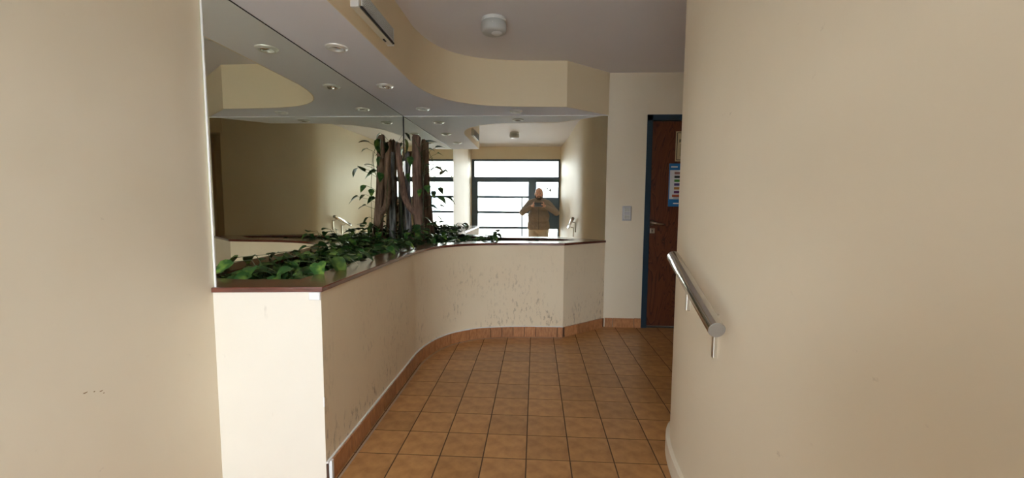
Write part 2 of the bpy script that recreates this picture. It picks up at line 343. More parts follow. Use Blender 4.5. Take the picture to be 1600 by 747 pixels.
# skirting tiles: walk along the path, one object each
def walk(path, start, lens, name, parent, zt=.44, matn=None, thick=.075):
    pts = [Vector(p) for p in path]; cum = [0]
    for a, c in zip(pts, pts[1:]): cum.append(cum[-1]+(c-a).length)
    def at_s(s):
        for i in range(len(cum)-1):
            if s <= cum[i+1] or i == len(cum)-2: return pts[i]+(pts[i+1]-pts[i])*((s-cum[i])/(cum[i+1]-cum[i]))
    s = start
    for L in lens:
        e = min(s+L, cum[-1]); a = s+.014; c = e-.014
        if c-a < .05: break
        ks = [a]+[q for q in cum if a+.02 < q < c-.02]+[c]
        o = obj(name, strip([tuple(at_s(k)) for k in ks], .0, -thick, ZF-.01, ZF+zt+random.uniform(-.012, .012)), matn or m_base, parent)
        if parent.type == 'EMPTY': keep(o)
        s = e
    return s
side = [p for p in PATH[1:-1]]
tot = sum((Vector(c)-Vector(a)).length for a, c in zip(side, side[1:]))
walk(side, .12, [1.0]*5+[.97]*6+[.5, .5]*2+[.95]*3+[.5]*8, 'baseboard_tile', pe)
walk([PATH[-2], PATH[-1]], .06, [.78, .78, .9], 'baseboard_tile', pe)
bb = empty('baseboard_back', P(4.2, YB, ZF), kind='structure', label='terracotta tile skirting on the wall left of the wooden door')
walk([(3.36, YB-.03), (5.08, YB-.03)], 0, [.38, 1.0, .34], 'baseboard_tile', bb)
keep(obj('tile_end', strip([(-4.262, 8.14), (-4.262, 8.22)], .0, -.085, ZF-.01, ZF+.46), m_plaster, pe))
keep(obj('cement_bead', strip(side, .0, -.045, ZF+.44, ZF+.475), m_plaster, pe))
keep(obj('cement_line', strip(side, -.15, -.19, ZF-.01, ZF+.006), m_lgrout, pe))

# downlights
def downlight(x, y, ang, tilt, label, sc=1):
    e = empty('recessed_downlight', P(x, y, ZS), label=label, cat='downlight')
    b = lathe(bmesh.new(), [(.175*T, .04*T), (.172*T, -.03*T), (.19*T, -.06*T), (.225*T, -.065*T), (.235*T, -.045*T), (.27*T, -.04*T), (.29*T, -.015*T), (.29*T, .003*T)], 40)
    obj('trim_ring', b, m_ring, e, True)
    b = lathe(bmesh.new(), [(.178*T, 0), (.178*T, .2*T), (0, .2*T)], 32); obj('housing', b, m_dark, e, True)
    R = Matrix.Rotation(ang, 4, 'Z') @ Matrix.Rotation(tilt, 4, 'X')
    b = lathe(bmesh.new(), [(.165*T, .03*T), (.168*T, -.012*T), (.14*T, -.02*T), (.125*T, .0), (.12*T, .03*T)], 32, R); obj('gimbal_ring', b, m_chrome, e, True)
    b = lathe(bmesh.new(), [(.12*T, .012*T), (.10*T, .03*T), (.05*T, .07*T), (0, .075*T)], 24, R); obj('reflector', b, m_chrome, e, True)
    b = lathe(bmesh.new(), [(0, .02*T), (.025*T, .03*T), (.03*T, .07*T)], 12, R); obj('lamp', b, m_white, e, True)
dl = ['round metal downlight in the soffit, nearest the camera', 'second round downlight in the soffit along the left mirror', 'round downlight in the soffit near the mirror corner', 'round downlight in the soffit above the back mirror, right of the others']
for (x, y), l, a, t_ in zip(LIGHTS, dl, (.6, 2.4, 1.0, .3), (.35, .5, .12, .15)): downlight(x, y, a, t_, l)

# ceiling detectors
def detector(x, y, label):
    e = empty('ceiling_detector', P(x, y, ZT), label=label, cat='smoke detector', group=None)
    obj('base', lathe(bmesh.new(), [(0, 0), (.37*T, 0), (.385*T, -.03*T), (.385*T, -.10*T), (.36*T, -.115*T)], 40), m_white, e, True)
    obj('drum', lathe(bmesh.new(), [(.35*T, -.10*T), (.41*T, -.14*T), (.42*T, -.34*T), (.39*T, -.43*T), (.33*T, -.465*T), (0, -.47*T)], 40), m_grey, e, True)
    b = bmesh.new()
    for k in range(10):
        M_ = Matrix.Rotation(k*.628, 4, 'Z'); bx(b, (.385*T, -.07*T, -.09*T), (.398*T, .07*T, -.03*T), M_)
    tag(obj('clip', b, m_white, e), kind='stuff'); obj('lens', lathe(bmesh.new(), [(0, -.52*T), (.12*T, -.505*T), (.19*T, -.46*T)], 24, Matrix.Translation((.1*T, -.02*T, 0))), m_white, e, True)
    obj('indicator', lathe(bmesh.new(), [(0, -.02*T), (.02*T, 0)], 8, Matrix.Translation((0, -.415*T, -.25*T)) @ Matrix.Rotation(math.radians(-90), 4, 'X')), m_white, e)
detector(-1.42, 14.15, 'round grey smoke detector on the ceiling, in direct view')
detector(-1.83, 3.9, 'smoke detector on ceiling near the street door, seen in the mirror')

# emergency light on the fascia
e = empty('emergency_light', P(-4.25, 10.9, 4.45), label='white emergency light box with grid diffuser on the curved fascia', cat='emergency light')
keep(obj('housing', bt((-4.25, 9.78, 4.45), (-4.07, 12.1, 4.90), bev=.002), m_cream_pl, e))
keep(obj('end_cap', bt((-4.255, 9.72, 4.44), (-4.05, 9.80, 4.91), bev=.002), m_white, e)); keep(obj('end_cap', bt((-4.255, 12.08, 4.44), (-4.05, 12.14, 4.91), bev=.002), m_white, e))
keep(obj('diffuser', bt((-4.075, 9.9, 4.52), (-4.045, 12.0, 4.87)), m_white, e))
b = bmesh.new()
for k in range(30): y = 9.92+k*.0705; bx(b, P(-4.046, y, 4.52), P(-4.02, y+.018, 4.87))
for k in range(7): z = 4.52+k*.055; bx(b, P(-4.046, 9.9, z), P(-4.022, 12.0, z+.015))
keep(tag(obj('grid', b, m_grey, e), kind='stuff'))
keep(obj('lower_rail', bt((-4.06, 9.82, 4.465), (-4.02, 12.06, 4.50)), m_dark, e)); keep(obj('test_button', bt((-4.19, 11.62, 4.43), (-4.15, 11.78, 4.455)), m_dark, e))

# ------------------------------------------------------------------ wooden door, posters, switch
d = empty('door_1', P(7.2, YB, ZF), kind='structure', label='dark reddish wooden door in a dark blue metal frame')
b = bt((5.08, YB-.08, ZF), (5.33, YB+.6, 4.12)); bt((9.15, YB-.08, ZF), (9.4, YB+.6, 4.12), b); bt((5.08, YB-.08, 3.87), (9.4, YB+.6, 4.12), b)
keep(obj('door_frame', b, m_blue, d)); keep(obj('threshold', bt((5.2, YB-.02, ZF), (9.3, YB+.5, ZF+.05)), m_dark, d))
keep(obj('door_stop', bt((5.33, YB+.24, ZF), (5.40, YB+.5, 3.87)), m_blue, d))
leaf = keep(obj('door_leaf', bt((5.35, YB+.06, ZF+.08), (9.13, YB+.24, 3.85), bev=.002), m_door, d))
h = obj('door_handle', None or lathe(bmesh.new(), [(0, 0), (.13*T, 0), (.13*T, .03*T), (.05*T, .045*T), (.05*T, .2*T), (0, .2*T)], 20, Matrix.Translation(P(5.47, YB+.06, -.83)) @ Matrix.Rotation(math.radians(90), 4, 'X')), m_nickel, d, True); keep(h)
hb = tube(bmesh.new(), [P(5.45, YB-.13, -.83), P(5.6, YB-.15, -.84), P(5.78, YB-.14, -.88), P(6.02, YB-.12, -.90)], [.05*T, .055*T, .045*T, .03*T], 12)
l_ = obj('lever', hb, m_nickel, h, True); l_.matrix_parent_inverse = h.matrix_basis.inverted()
keep(obj('lock', bt((5.38, YB+.01, -1.32), (5.60, YB+.06, -1.08), bev=.002), m_nickel, d))
keep(obj('keyhole', bt((5.46, YB+.0, -1.24), (5.50, YB+.012, -1.16)), m_dark, d))
def paper(name, x0, z0, x1, z1, c, label, cat, yy=YB+.045):
    return tag(obj(name, bt((x0, yy, z0), (x1, yy+.012, z1)), mat(name+'_paper', c, .5)), label, cat)
p1 = paper('poster', 6.17, -.06, 7.35, 1.92, (.70, .72, .74), 'blue and white poster with a column of coloured blocks on the door', 'poster')
pm = mat('poster_blue', (.015, .16, .42), .4); py = YB+.038
obj('printed_band', bt((6.17, py, 1.62), (7.35, py+.01, 1.92)), pm, p1); obj('printed_band', bt((6.17, py, -.06), (7.35, py+.01, .28)), pm, p1)
b = bt((6.17, py-.003, -.06), (6.21, py+.008, 1.92)); obj('printed_band', b, pm, p1)
obj('printed_line', bt((6.25, py-.008, 1.74), (6.55, py, 1.80)), m_white, p1); obj('printed_line', bt((6.40, py-.008, .06), (6.72, py, .11)), m_white, p1)
for k, c in enumerate([(.30, .16, .14), (.02, .03, .03), (.05, .22, .03), (.07, .05, .17), (.45, .20, .04), (.12, .03, .12), (.55, .12, .05)]):
    z = 1.54-k*.175; q = 6.42 if k < 6 else 6.34
    obj('printed_block', bt((q, py, z-.115), (7.2, py+.01, z)), mat('print', c, .5), p1)
for k in range(3): obj('printed_line', bt((6.40, py, .42-k*.045), (7.1, py+.01, .44-k*.045)), m_dark, p1)
p2 = paper('notice', 6.42, 2.02, 7.3, 3.38, (.52, .42, .24), 'cream framed notice with dark border above the blue poster', 'notice')
b = bmesh.new()
for lo, hi in (((6.47, py, 2.07), (6.50, py+.01, 3.33)), ((6.47, py, 3.30), (7.25, py+.01, 3.33)), ((6.47, py, 2.07), (7.25, py+.01, 2.10)), ((7.22, py, 2.07), (7.25, py+.01, 3.33))): bt(lo, hi, b)
obj('printed_border', b, m_black, p2)
b = bmesh.new(); bt((6.58, py, 2.88), (6.61, py+.01, 3.02), b); bt((6.61, py, 2.99), (6.70, py+.01, 3.02), b)
bt((6.61, py, 2.93), (6.70, py+.01, 2.96), b); obj('printed_letter', b, m_black, p2)
for k in range(6): obj('printed_line', bt((6.6, py, 2.75-k*.09), (7.1, py+.01, 2.77-k*.09)), m_dark, p2)
sw = empty('light_switch', P(4.27, YB-.03, -.4), label='silver plate light switch on the wall left of the wooden door', cat='switch')
keep(obj('wall_plate', bt((4.06, YB-.075, -.74), (4.48, YB-.03, -.05), bev=.003), m_silver, sw))
keep(obj('frame', bt((4.12, YB-.085, -.66), (4.42, YB-.07, -.13), bev=.001), m_white, sw))
for k in range(3): keep(obj('rocker', bt((4.15, YB-.105, -.64+k*.17), (4.39, YB-.08, -.49+k*.17), bev=.0015), m_grey if k != 1 else m_silver, sw))

# ------------------------------------------------------------------ street entrance (seen in the mirrors)
g = empty('door_2', P(-2.1, YD, ZL), kind='structure', label='dark blue metal and glass street entrance door with transom')
def bar(name, lo, hi, parent=g, m_=m_blue2): return keep(obj(name, bt(lo, hi), m_, parent))
y0, y1 = YD-.18, YD+.12
bar('frame_head', (-6.75, y0, 4.48), (2.52, y1, 4.68)); bar('frame_jamb', (-6.75, y0, ZL), (-6.45, y1, 4.5)); bar('frame_jamb', (2.36, y0, ZL), (2.52, y1, 4.5))
bar('transom_bar', (-6.5, y0, 2.32), (2.4, y1, 2.85)); bar('mullion', (-.42, y0, ZL), (.08, y1, 2.35))
bar('door_stile', (-6.45, YD-.1, ZL+.05), (-6.1, YD+.08, 2.32)); bar('door_stile', (-.74, YD-.1, ZL+.05), (-.42, YD+.08, 2.32))
bar('door_rail', (-6.1, YD-.1, ZL+.05), (-.74, YD+.08, ZL+.55))
for z in (.75, -.87, -2.52, -4.2): bar('glazing_bar', (-6.1, YD-.08, z-.12), (-.74, YD+.06, z+.12))
bar('glazing_bar', (-1.47, YD-.05, ZL+.5), (-1.33, YD+.03, .7))
bar('solid_panel', (.08, YD-.05, -2.62), (2.4, YD+.05, .72)); bar('transom_bar', (.08, y0, 2.32), (2.4, y1, 2.5)); bar('sill_rail', (.08, y0, ZL), (2.4, y1, ZL+.4))
bar('door_handle', (-.66, YD+.08, -2.2), (-.56, YD+.30, -.9), m_=m_steel)
for nm, x0, z0, x1, z1 in [('pane', -6.45, 2.85, 2.36, 4.48), ('pane', -6.1, .81, -.74, 2.32), ('pane', -6.1, -.81, -.74, .69), ('pane', -6.1, -2.46, -.74, -.93), ('pane', -6.1, -4.14, -.74, -2.58), ('pane', -6.1, ZL+.55, -.74, -4.26), ('pane', .08, .72, 2.36, 2.32), ('pane', .08, ZL+.4, 2.36, -2.62)]:
    bm_ = bmesh.new(); vs = [bm_.verts.new(P(*q)) for q in ((x0, YD, z0), (x1, YD, z0), (x1, YD, z1), (x0, YD, z1))]; bm_.faces.new(vs); keep(obj(nm, bm_, m_glass, g))
fc = bpy.data.curves.new('house_number', 'FONT'); fc.body = '174'; fc.size = .62*T; fc.extrude = .002; fc.offset = .004; fc.align_x = 'CENTER'
fo = bpy.data.objects.new('house_number', fc); COL.objects.link(fo); fo.location = P(1.22, YD-.03, 1.28); fo.rotation_euler = (math.radians(90), 0, 0)
me = bpy.data.meshes.new_from_object(fo.evaluated_get(bpy.context.evaluated_depsgraph_get())); me.transform(Matrix.LocRotScale(fo.location, fo.rotation_euler, None)); bpy.data.objects.remove(fo)
me.materials.append(mat('number_grey', (.04, .04, .04), .5)); keep(obj('house_number', me, None, g))

# outside
tag(obj('pavement', bt((-60, -14, ZL-1.0), (60, -5.2, ZL-.1)), m_pave), 'bright concrete pavement outside the entrance', kind='structure')
tag(obj('street', bt((-90, -45, ZL-1.6), (90, -14, ZL-.8)), m_road), 'grey asphalt street outside', kind='structure')
fa = empty('building', P(0, -52, ZL), label='pale rendered building across the street, seen in the mirror through the glass', cat='building')
keep(obj('wall', bt((-60, -60, ZL-1), (60, -48, 10)), m_facade, fa))
for k in range(-5, 6):
    f = keep(obj('window', bt((k*9-1.8, -48.2, -2.5), (k*9+1.8, -47.9, 4.5)), m_grey, fa)); q = obj('pane', bt((k*9-1.5, -47.92, -2.2), (k*9+1.5, -47.85, 4.2)), mat('far_glass', (.25, .30, .36), .15), f); q.matrix_parent_inverse = (f.matrix_parent_inverse).inverted()
    q.matrix_parent_inverse = Matrix.Identity(4)

# ------------------------------------------------------------------ handrail
hr = empty('handrail', P(2.7, 7.3, -1.4), label='short sloping stainless steel handrail on the right wall', cat='handrail')
A = P(2.645, 6.12, -1.80); B = P(2.775, 8.55, -1.03); dn = (B-A).normalized(); r = .122*T
keep(obj('rail', tube(bmesh.new(), [A, A+dn*.002, B-dn*.002, B], [r*.96, r, r, r*.96], 40), m_steel, hr)); smooth_angle(hr.children[0], 40)
m_cap2 = mat('brushed_cap', (.42, .41, .39), .4, .85)
keep(obj('end_cap', tube(bmesh.new(), [A-dn*.003, A], [r*.93, r*1.0], 40), m_cap2, hr)); keep(obj('end_cap', tube(bmesh.new(), [B, B+dn*.003], [r, r*.93], 40), m_cap2, hr))
for y, xw in ((6.92, 3.0), (8.3, 3.035)):
    s = (y*T-A.y)/(B.y-A.y); c = A+(B-A)*s
    b = tube(bmesh.new(), [c+Vector((0, 0, -r*.9)), c+Vector((.0, 0, -r-.012)), Vector(((c.x+xw*T)/2, c.y, c.z-r-.022)), Vector((xw*T-.006, c.y, c.z-r-.026)), Vector((xw*T-.004, c.y, c.z-r-.03))], .0055, 10)
    q = keep(obj('bracket', b, m_steel, hr, True))
    pb = bmesh.new(); bx(pb, (xw*T-.014, c.y-.009, c.z-.95*T), (xw*T+.012, c.y+.009, c.z-r-.02), bev=.002)
    keep(obj('bracket_plate', pb, m_nickel, hr))

# ------------------------------------------------------------------ driftwood and plants
def bark_tube(pts, rad, n=22, sub=5, ridge=.18, top_rag=True):
    pts = catmull([Vector(p) for p in pts], sub); N = len(pts); b = bmesh.new(); rings = []
    import math as mm
    ph = [random.uniform(0, 6.28) for _ in range(5)]
    up = Vector((1, 0, 0))
    for i, p in enumerate(pts):
        t = (pts[min(i+1, N-1)]-pts[max(i-1, 0)]).normalized(); a = t.cross(up).normalized(); c = a.cross(t).normalized(); up = c
        f = i/(N-1); k_ = f*(len(rad)-1); j = min(int(k_), len(rad)-2); R = rad[j]+(rad[j+1]-rad[j])*(k_-j)
        ring = []
        for k in range(n):
            th = 2*mm.pi*k/n; q = R*(1+ridge*mm.sin(3*th+ph[0]+f*2)*.5+ridge*.6*mm.sin(7*th+ph[1]-f*3)+ridge*.4*mm.sin(11*th+ph[2]+f*5)+random.uniform(-.03, .03))
            z = Vector((0, 0, 0))
            if i == N-1 and top_rag: z = t*random.uniform(-.012, .018)
            ring.append(b.verts.new(p+(a*mm.cos(th)+c*mm.sin(th))*q+z))
        rings.append(ring)
    for i in range(N-1):
        for k in range(n): b.faces.new((rings[i][k], rings[i][(k+1) % n], rings[i+1][(k+1) % n], rings[i+1][k]))
    if top_rag:
        cc = sum((v.co for v in rings[-1]), Vector())/n; d_ = (pts[-1]-pts[-2]).normalized(); nr = [b.verts.new(cc+(v.co-cc)*.6+d_*R*.35) for v in rings[-1]]
        for k in range(n): b.faces.new((rings[-1][k], rings[-1][(k+1) % n], nr[(k+1) % n], nr[k]))
        rings.append(nr)
    c = b.verts.new(sum((v.co for v in rings[-1]), Vector())/n)
    for k in range(n): b.faces.new((rings[-1][k], rings[-1][(k+1) % n], c))
    c = b.verts.new(sum((v.co for v in rings[0]), Vector())/n)
    for k in range(n): b.faces.new((rings[0][(k+1) % n], rings[0][k], c))
    return b
def TT(*a): return P(*a)
tr = empty('driftwood', P(-5.4, 19.1, ZC-.5), label='tall brown trunk with side branch standing in planter at mirror corner', cat='trunk')
keep(obj('trunk', bark_tube([TT(-5.22, 19.0, -2.3), TT(-5.30, 19.02, -1.1), TT(-5.42, 19.1, .6), TT(-5.45, 19.2, 1.9), TT(-5.44, 19.2, 3.05)], [.29*T, .215*T, .195*T, .19*T, .165*T]), m_bark, tr, True))
keep(obj('branch', bark_tube([TT(*at(651, 333, 19.05)), TT(*at(642, 326, 18.95)), TT(*at(633.5, 312, 18.8)), TT(*at(628, 290, 18.6)), TT(*at(624, 258, 18.45)), TT(*at(620.5, 225, 18.4))], [.15*T, .145*T, .14*T, .135*T, .125*T, .115*T], 16), m_bark, tr, True))
tr2 = empty('driftwood', P(-5.95, 19.6, ZC-.5), label='shorter grey trunk standing tight in the mirror corner', cat='trunk')
keep(obj('trunk', bark_tube([TT(-5.86, 19.3, -2.3), TT(-5.9, 19.32, 0), TT(-5.92, 19.32, 2.3)], [.14*T, .12*T, .10*T]), m_bark2, tr2, True))
tr3 = empty('driftwood', P(-5.0, 18.6, ZC-.5), label='low dark root lying among leaves at the trunk foot', cat='trunk')
keep(obj('root', bark_tube([TT(-4.95, 18.5, -2.5), TT(-5.15, 18.7, -1.9), TT(-5.6, 18.8, -1.75), TT(-5.95, 18.6, -2.3)], [.25*T, .25*T, .22*T, .15*T]), m_bark, tr3, True))

def leaf_mesh(L, W, droop, fold, seed):
    rnd = random.Random(seed); prof = [(0, .0), (-.04, .38), (.10, .86), (.28, 1.0), (.50, .84), (.72, .52), (.88, .22), (1.0, 0)]
    b = bmesh.new(); mid = []; lf = []; rt = []
    for i, (t_, w_) in enumerate(prof):
        y = t_*L; z = -droop*L*max(0, t_)**2
        mid.append(b.verts.new((0, max(t_, 0)*L if i != 1 else .03*L, z)))
        if w_ > 0:
            k = rnd.uniform(.93, 1.07); lf.append(b.verts.new((-w_*W/2*k, y, z+fold*w_*W/2+rnd.uniform(-.02, .02)*L))); rt.append(b.verts.new((w_*W/2*k, y, z+fold*w_*W/2+rnd.uniform(-.02, .02)*L)))
    for S_ in (lf, rt):
        b.faces.new((mid[0], mid[1], S_[0])) if True else None
        for i in range(len(S_)-1): b.faces.new((mid[i+1], mid[i+2], S_[i+1], S_[i]))
        b.faces.new((mid[-2], mid[-1], S_[-1]))
    bmesh.ops.recalc_face_normals(b, faces=b.faces[:])
    me = bpy.data.meshes.new('leaf'); b.to_mesh(me); b.free(); me.materials.append(m_leaf)
    for p in me.polygons: p.use_smooth = True
    return me
LEAVES = [leaf_mesh(.098, .072, .25, .35, 1), leaf_mesh(.085, .066, .45, .2, 2), leaf_mesh(.11, .075, .35, .5, 3), leaf_mesh(.075, .055, .1, .3, 4), leaf_mesh(.09, .068, .6, .15, 5)]
def put_leaf(parent, p, az, pitch, roll, sc):
    o = obj('leaf', random.choice(LEAVES), None, parent)
    M_ = Matrix.Translation(p) @ Matrix.Rotation(az, 4, 'Z') @ Matrix.Rotation(pitch, 4, 'X') @ Matrix.Rotation(roll, 4, 'Y') @ Matrix.Scale(sc, 4)
    o.matrix_basis = M_; keep(o); return o
inner = [tuple(p) for p in offset(PATH, .80)] + [(-6.22, 19.85), (-6.22, 8.9)]
def clump(cx, cy, rx, ry, n, label, hmax=.3, zb=ZC-.52, smin=.55, smax=1.0, spill=.25):
    n = int(n*1.6); e = empty('pothos_plant', P(cx, cy, ZC-.55), label=label, cat='plant'); sb = bmesh.new(); k = 0; tries = 0
    while k < n and tries < n*30:
        tries += 1
        x = cx+random.gauss(0, rx*.55); y = cy+random.gauss(0, ry*.55)
        ok = inside(x, y, inner)
        if not ok: continue
        z = zb+random.random()*.50+(random.random()**2.2)*hmax; p = P(x, y, z); az = random.uniform(0, 6.283); 
        put_leaf(e, p, az, random.uniform(-.5, .55), random.uniform(-.5, .5), random.uniform(smin, smax))
        tube(sb, [P(x+random.uniform(-.15, .15), y+random.uniform(-.15, .15), ZC-.6), P(x, y, (z+ZC-.6)/2-.02), p], .0017, 5, False); k += 1
    st = tag(keep(obj('stem', sb, m_stem, e, True)), kind='stuff'); return e
c1 = clump(-5.75, 9.45, .7, .45, 34, 'pothos clump in the near end of the planter behind the front capping', .12, smin=.6, smax=1.0)
c2 = clump(-5.6, 10.4, .65, .7, 44, 'second pothos clump from the near end of the planter', .30)
c3 = clump(-5.6, 11.6, .6, .7, 42, 'third pothos clump from the near end of the planter', .28)
c4 = clump(-5.65, 12.9, .6, .75, 40, 'pothos clump midway along the straight side of planter', .25)
c5 = clump(-5.6, 14.3, .6, .8, 42, 'pothos clump where the straight planter side starts to bend', .32)
c6 = clump(-5.4, 15.8, .7, .9, 46, 'pothos clump in front of the trunks along the left mirror', .42)
c7 = clump(-5.2, 17.4, .9, .9, 60, 'dense pothos clump in front of the foot of the trunks', .6)
c8 = clump(-5.0, 18.8, 1.0, .7, 60, 'tall pothos clump around the foot of the trunks', .85)
c9 = clump(-3.9, 19.1, .8, .5, 44, 'pothos clump beside the back mirror, right of trunks', .5)
c10 = clump(-2.6, 19.3, .8, .35, 26, 'sparse pothos clump in the narrowing planter below the back mirror', .15)
# leaves that hang over the capping
def over(e, lst):
    sb = bmesh.new()
    for x, y, z, az, pt, rl, sc in lst:
        p = P(x, y, z); put_leaf(e, p, az, pt, rl, sc)
        q = p+Vector((-.09, .0, .0)); tube(sb, [P(x-.9, y+.1, ZC-.5), P(x-.45, y+.05, z+.05), p], .0018, 5, False)
    if lst: tag(keep(obj('stem', sb, m_stem, e, True)), kind='stuff')
over(c2, [(-5.05, 10.15, ZC+.28, -1.9, -.75, .1, 1.25), (-5.2, 9.75, ZC+.22, -2.6, -.5, .3, 1.1), (-5.0, 10.7, ZC+.24, -.9, -.1, .2, 1.0)])
over(c3, [(-4.98, 11.9, ZC+.2, -1.5, -.3, .1, .9), (-5.05, 11.3, ZC+.22, .6, .1, .1, .9)])
over(c5, [(-4.95, 14.2, ZC+.2, -1.5, -.4, .2, 1.0), (-4.95, 14.8, ZC+.22, -1.0, -.2, -.2, 1.0), (-4.9, 13.6, ZC+.2, -1.9, -.4, .2, .9)])
over(c6, [(-4.85, 15.4, ZC+.2, -1.5, -.4, .2, 1.0), (-4.65, 16.2, ZC+.2, -1.0, -.3, -.2, 1.0)])
over(c10, [(-1.95, 19.2, ZC+.2, .2, -.6, .2, .9), (-1.8, 19.25, ZC+.3, 2.4, .4, .2, .8), (-1.9, 19.1, ZC+.2, -2.4, -.3, .2, .9)])
for x in (-1.1, -.4, .2): put_leaf(c10, P(x, 19.35, ZC-.15), random.uniform(0, 6), .1, .2, .7)
# upright shoots above the planter edge
def shoot(px, py, Y, label):
    v = at(px, py, Y); e = empty('pothos_shoot', P(v.x, v.y, ZC-.5), label=label, cat='plant'); sb = tube(bmesh.new(), [P(v.x+.1, v.y+.1, ZC-.6), P(v.x+.03, v.y, (v.z+ZC)/2), P(v.x, v.y, v.z)], .003, 6)
    tag(keep(obj('stem', sb, m_stem, e, True)), kind='stuff')
    for a in (1.3, -1.2, 2.9): put_leaf(e, P(v.x, v.y, v.z), a, random.uniform(.0, .6), random.uniform(-.4, .4), .85)
shoot(567, 366, 15.6, 'small upright pothos shoot in front of the steel handrail reflection')
shoot(516, 366, 13.2, 'small upright pothos shoot midway along the planter')
# vines climbing the trunk
vn = empty('climbing_pothos', P(-5.2, 18.9, ZC-.5), label='pothos vine climbing the tall brown trunk', cat='plant')
sb = bmesh.new(); pts = []
for k in range(26):
    f = k/25; th = 1.0+f*7; cx_, cy_ = -5.25-.2*f, 19.0+.2*f; pts.append(P(cx_+.31*math.cos(th), cy_+.31*math.sin(th)*-1, -1.8+f*4.7))
tube(sb, pts, .0028, 6)
for off in (.15,): tube(sb, [P(-5.2+off*.6, 18.8, -1.8), P(-5.22+off, 18.85, -.4), P(-5.2+off*.9, 18.9, .9), P(-5.3+off, 18.95, 2.3)], .002, 6)
for off in (0, .1): tube(sb, [P(-6.08+off, 18.35, 2.5), P(-6.05, 18.4, 1.4), P(-5.98+off*.5, 18.4, .2), P(-5.9, 18.4, -1.6)], .0015, 5)
tag(keep(obj('stem', sb, m_stem, vn, True)), kind='stuff')
for px, py, Y, az, pt, rl, sc in [(672, 268, 18.9, -1.4, .7, .2, 1.0), (681, 262, 18.95, -1.2, -.2, .4, 1.1), (676, 258, 19.1, 1.0, .3, 0, .9), (684, 308, 18.9, -1.7, -.5, .3, .9), (667, 290, 18.7, -2.6, -.9, .3, .9), (669, 232, 19.0, -1.2, -.3, .3, .8),
        (664, 340, 18.8, -1.4, -.3, .1, .8), (668, 352, 18.7, -1.3, .2, .2, .8), (657, 296, 18.7, 2.8, -1.2, .1, .8), (672, 322, 18.9, -1.4, -.2, .3, .7), (633, 208, 18.4, -1.5, -.9, .3, .9), (632, 218, 18.3, -.9, -1.2, .3, 1.0), (621, 222, 18.2, 2.2, -1.0, .3, .9), (640, 245, 18.6, -2.4, -1.1, .1, .8), (640, 270, 18.6, 2.6, -1.0, .2, .8),
        (666, 222, 19.0, -1.5, .2, 0, .8), (668, 305, 18.8, -1.2, .0, .1, .8), (648, 352, 18.4, -2.2, -.9, .1, .9)]:
    v = at(px, py, Y); put_leaf(vn, P(v.x, v.y, v.z), az, pt, rl, sc*1.25)
    q = P(-6.03, 18.5, v.z-.3) if px < 645 and py < 300 else P(-5.38, 19.1, v.z-.35)
    e_ = P(v.x, v.y, v.z); tw = tube(bmesh.new(), [q, (q+e_)/2+Vector((0, 0, .012)), e_], .0016, 5); tag(keep(obj('leaf_stalk', tw, m_stem, vn, True)))

# ------------------------------------------------------------------ the photographer, seen in the back mirror
m_skin = mat('skin', (.72, .42, .32), .5, noise=(30, (.66, .36, .27), .4, .7)); m_jacket = mat('taupe_fleece', (.30, .25, .21), .9, bump=(120, .3, .002)); m_trous = mat('khaki_cotton', (.62, .55, .45), .85, bump=(90, .2, .002))
m_beard = mat('dark_beard', (.075, .055, .048), .9, bump=(220, .6, .003)); m_eye = mat('eye_white', (.6, .58, .55), .3); m_shoe = mat('brown_shoe', (.05, .03, .02), .5)
zf = (ZL+H)*T; X0, Y0 = .068, -.30
def ball(b, c, r, M=None):
    g_ = bmesh.ops.create_icosphere(b, subdivisions=3, radius=1); r = r if hasattr(r, '__len__') else (r, r, r)
    R = (M or Matrix.Identity(4))
    for v in g_['verts']: v.co = (R @ Vector((v.co.x*r[0], v.co.y*r[1], v.co.z*r[2]))) + Vector(c)
def limb(b, p0, p1, r0, r1, flat=None):
    p0 = Vector(p0); p1 = Vector(p1); ball(b, p0, r0); ball(b, p1, r1)
    n = 6; tube(b, [p0+(p1-p0)*k/n for k in range(n+1)], [r0+(r1-r0)*k/n for k in range(n+1)], 16)
def remesh(name, b, vox, m_, parent, sm=4, disp=None):
    o = obj(name, b, m_, None); md = o.modifiers.new('r', 'REMESH'); md.mode = 'VOXEL'; md.voxel_size = vox; md.use_smooth_shade = True
    if sm: s_ = o.modifiers.new('s', 'SMOOTH'); s_.iterations = sm; s_.factor = .5
    if disp:
        tx = bpy.data.textures.new(name, 'CLOUDS'); tx.noise_scale = disp[1]; dm = o.modifiers.new('d', 'DISPLACE'); dm.texture = tx; dm.strength = disp[0]; dm.mid_level = .5; dm.texture_coords = 'LOCAL'
    applied(o)
    if not o.data.materials: o.data.materials.append(m_)
    for p in o.data.polygons: p.use_smooth = True
    o.parent = parent; keep(o); return o
man = empty('person', (X0, Y0, zf), label='bald bearded man in taupe jacket and khaki trousers holding a phone, seen in mirror', cat='person')
HC = Vector((X0+.002, Y0+.045, 1.527-.125))     # head centre
b = bmesh.new()
ball(b, HC+Vector((0, -.012, .028)), (.077, .097, .095)); ball(b, HC+Vector((0, .012, -.035)), (.066, .078, .082)); ball(b, HC+Vector((0, .045, -.085)), (.042, .042, .032))
ball(b, HC+Vector((0, .076, .022)), (.05, .018, .012)); ball(b, HC+Vector((0, .094, -.022)), (.014, .018, .015)); limb(b, HC+Vector((0, .084, .012)), HC+Vector((0, .098, -.018)), .008, .012)
for s in (-1, 1):
    ball(b, HC+Vector((s*.077, -.008, -.008)), (.010, .020, .033)); ball(b, HC+Vector((s*.038, .062, -.018)), (.022, .020, .02)); ball(b, HC+Vector((s*.011, .088, -.026)), (.008, .010, .008))
limb(b, HC+Vector((-.018, .079, -.056)), HC+Vector((.018, .079, -.056)), .007, .007)
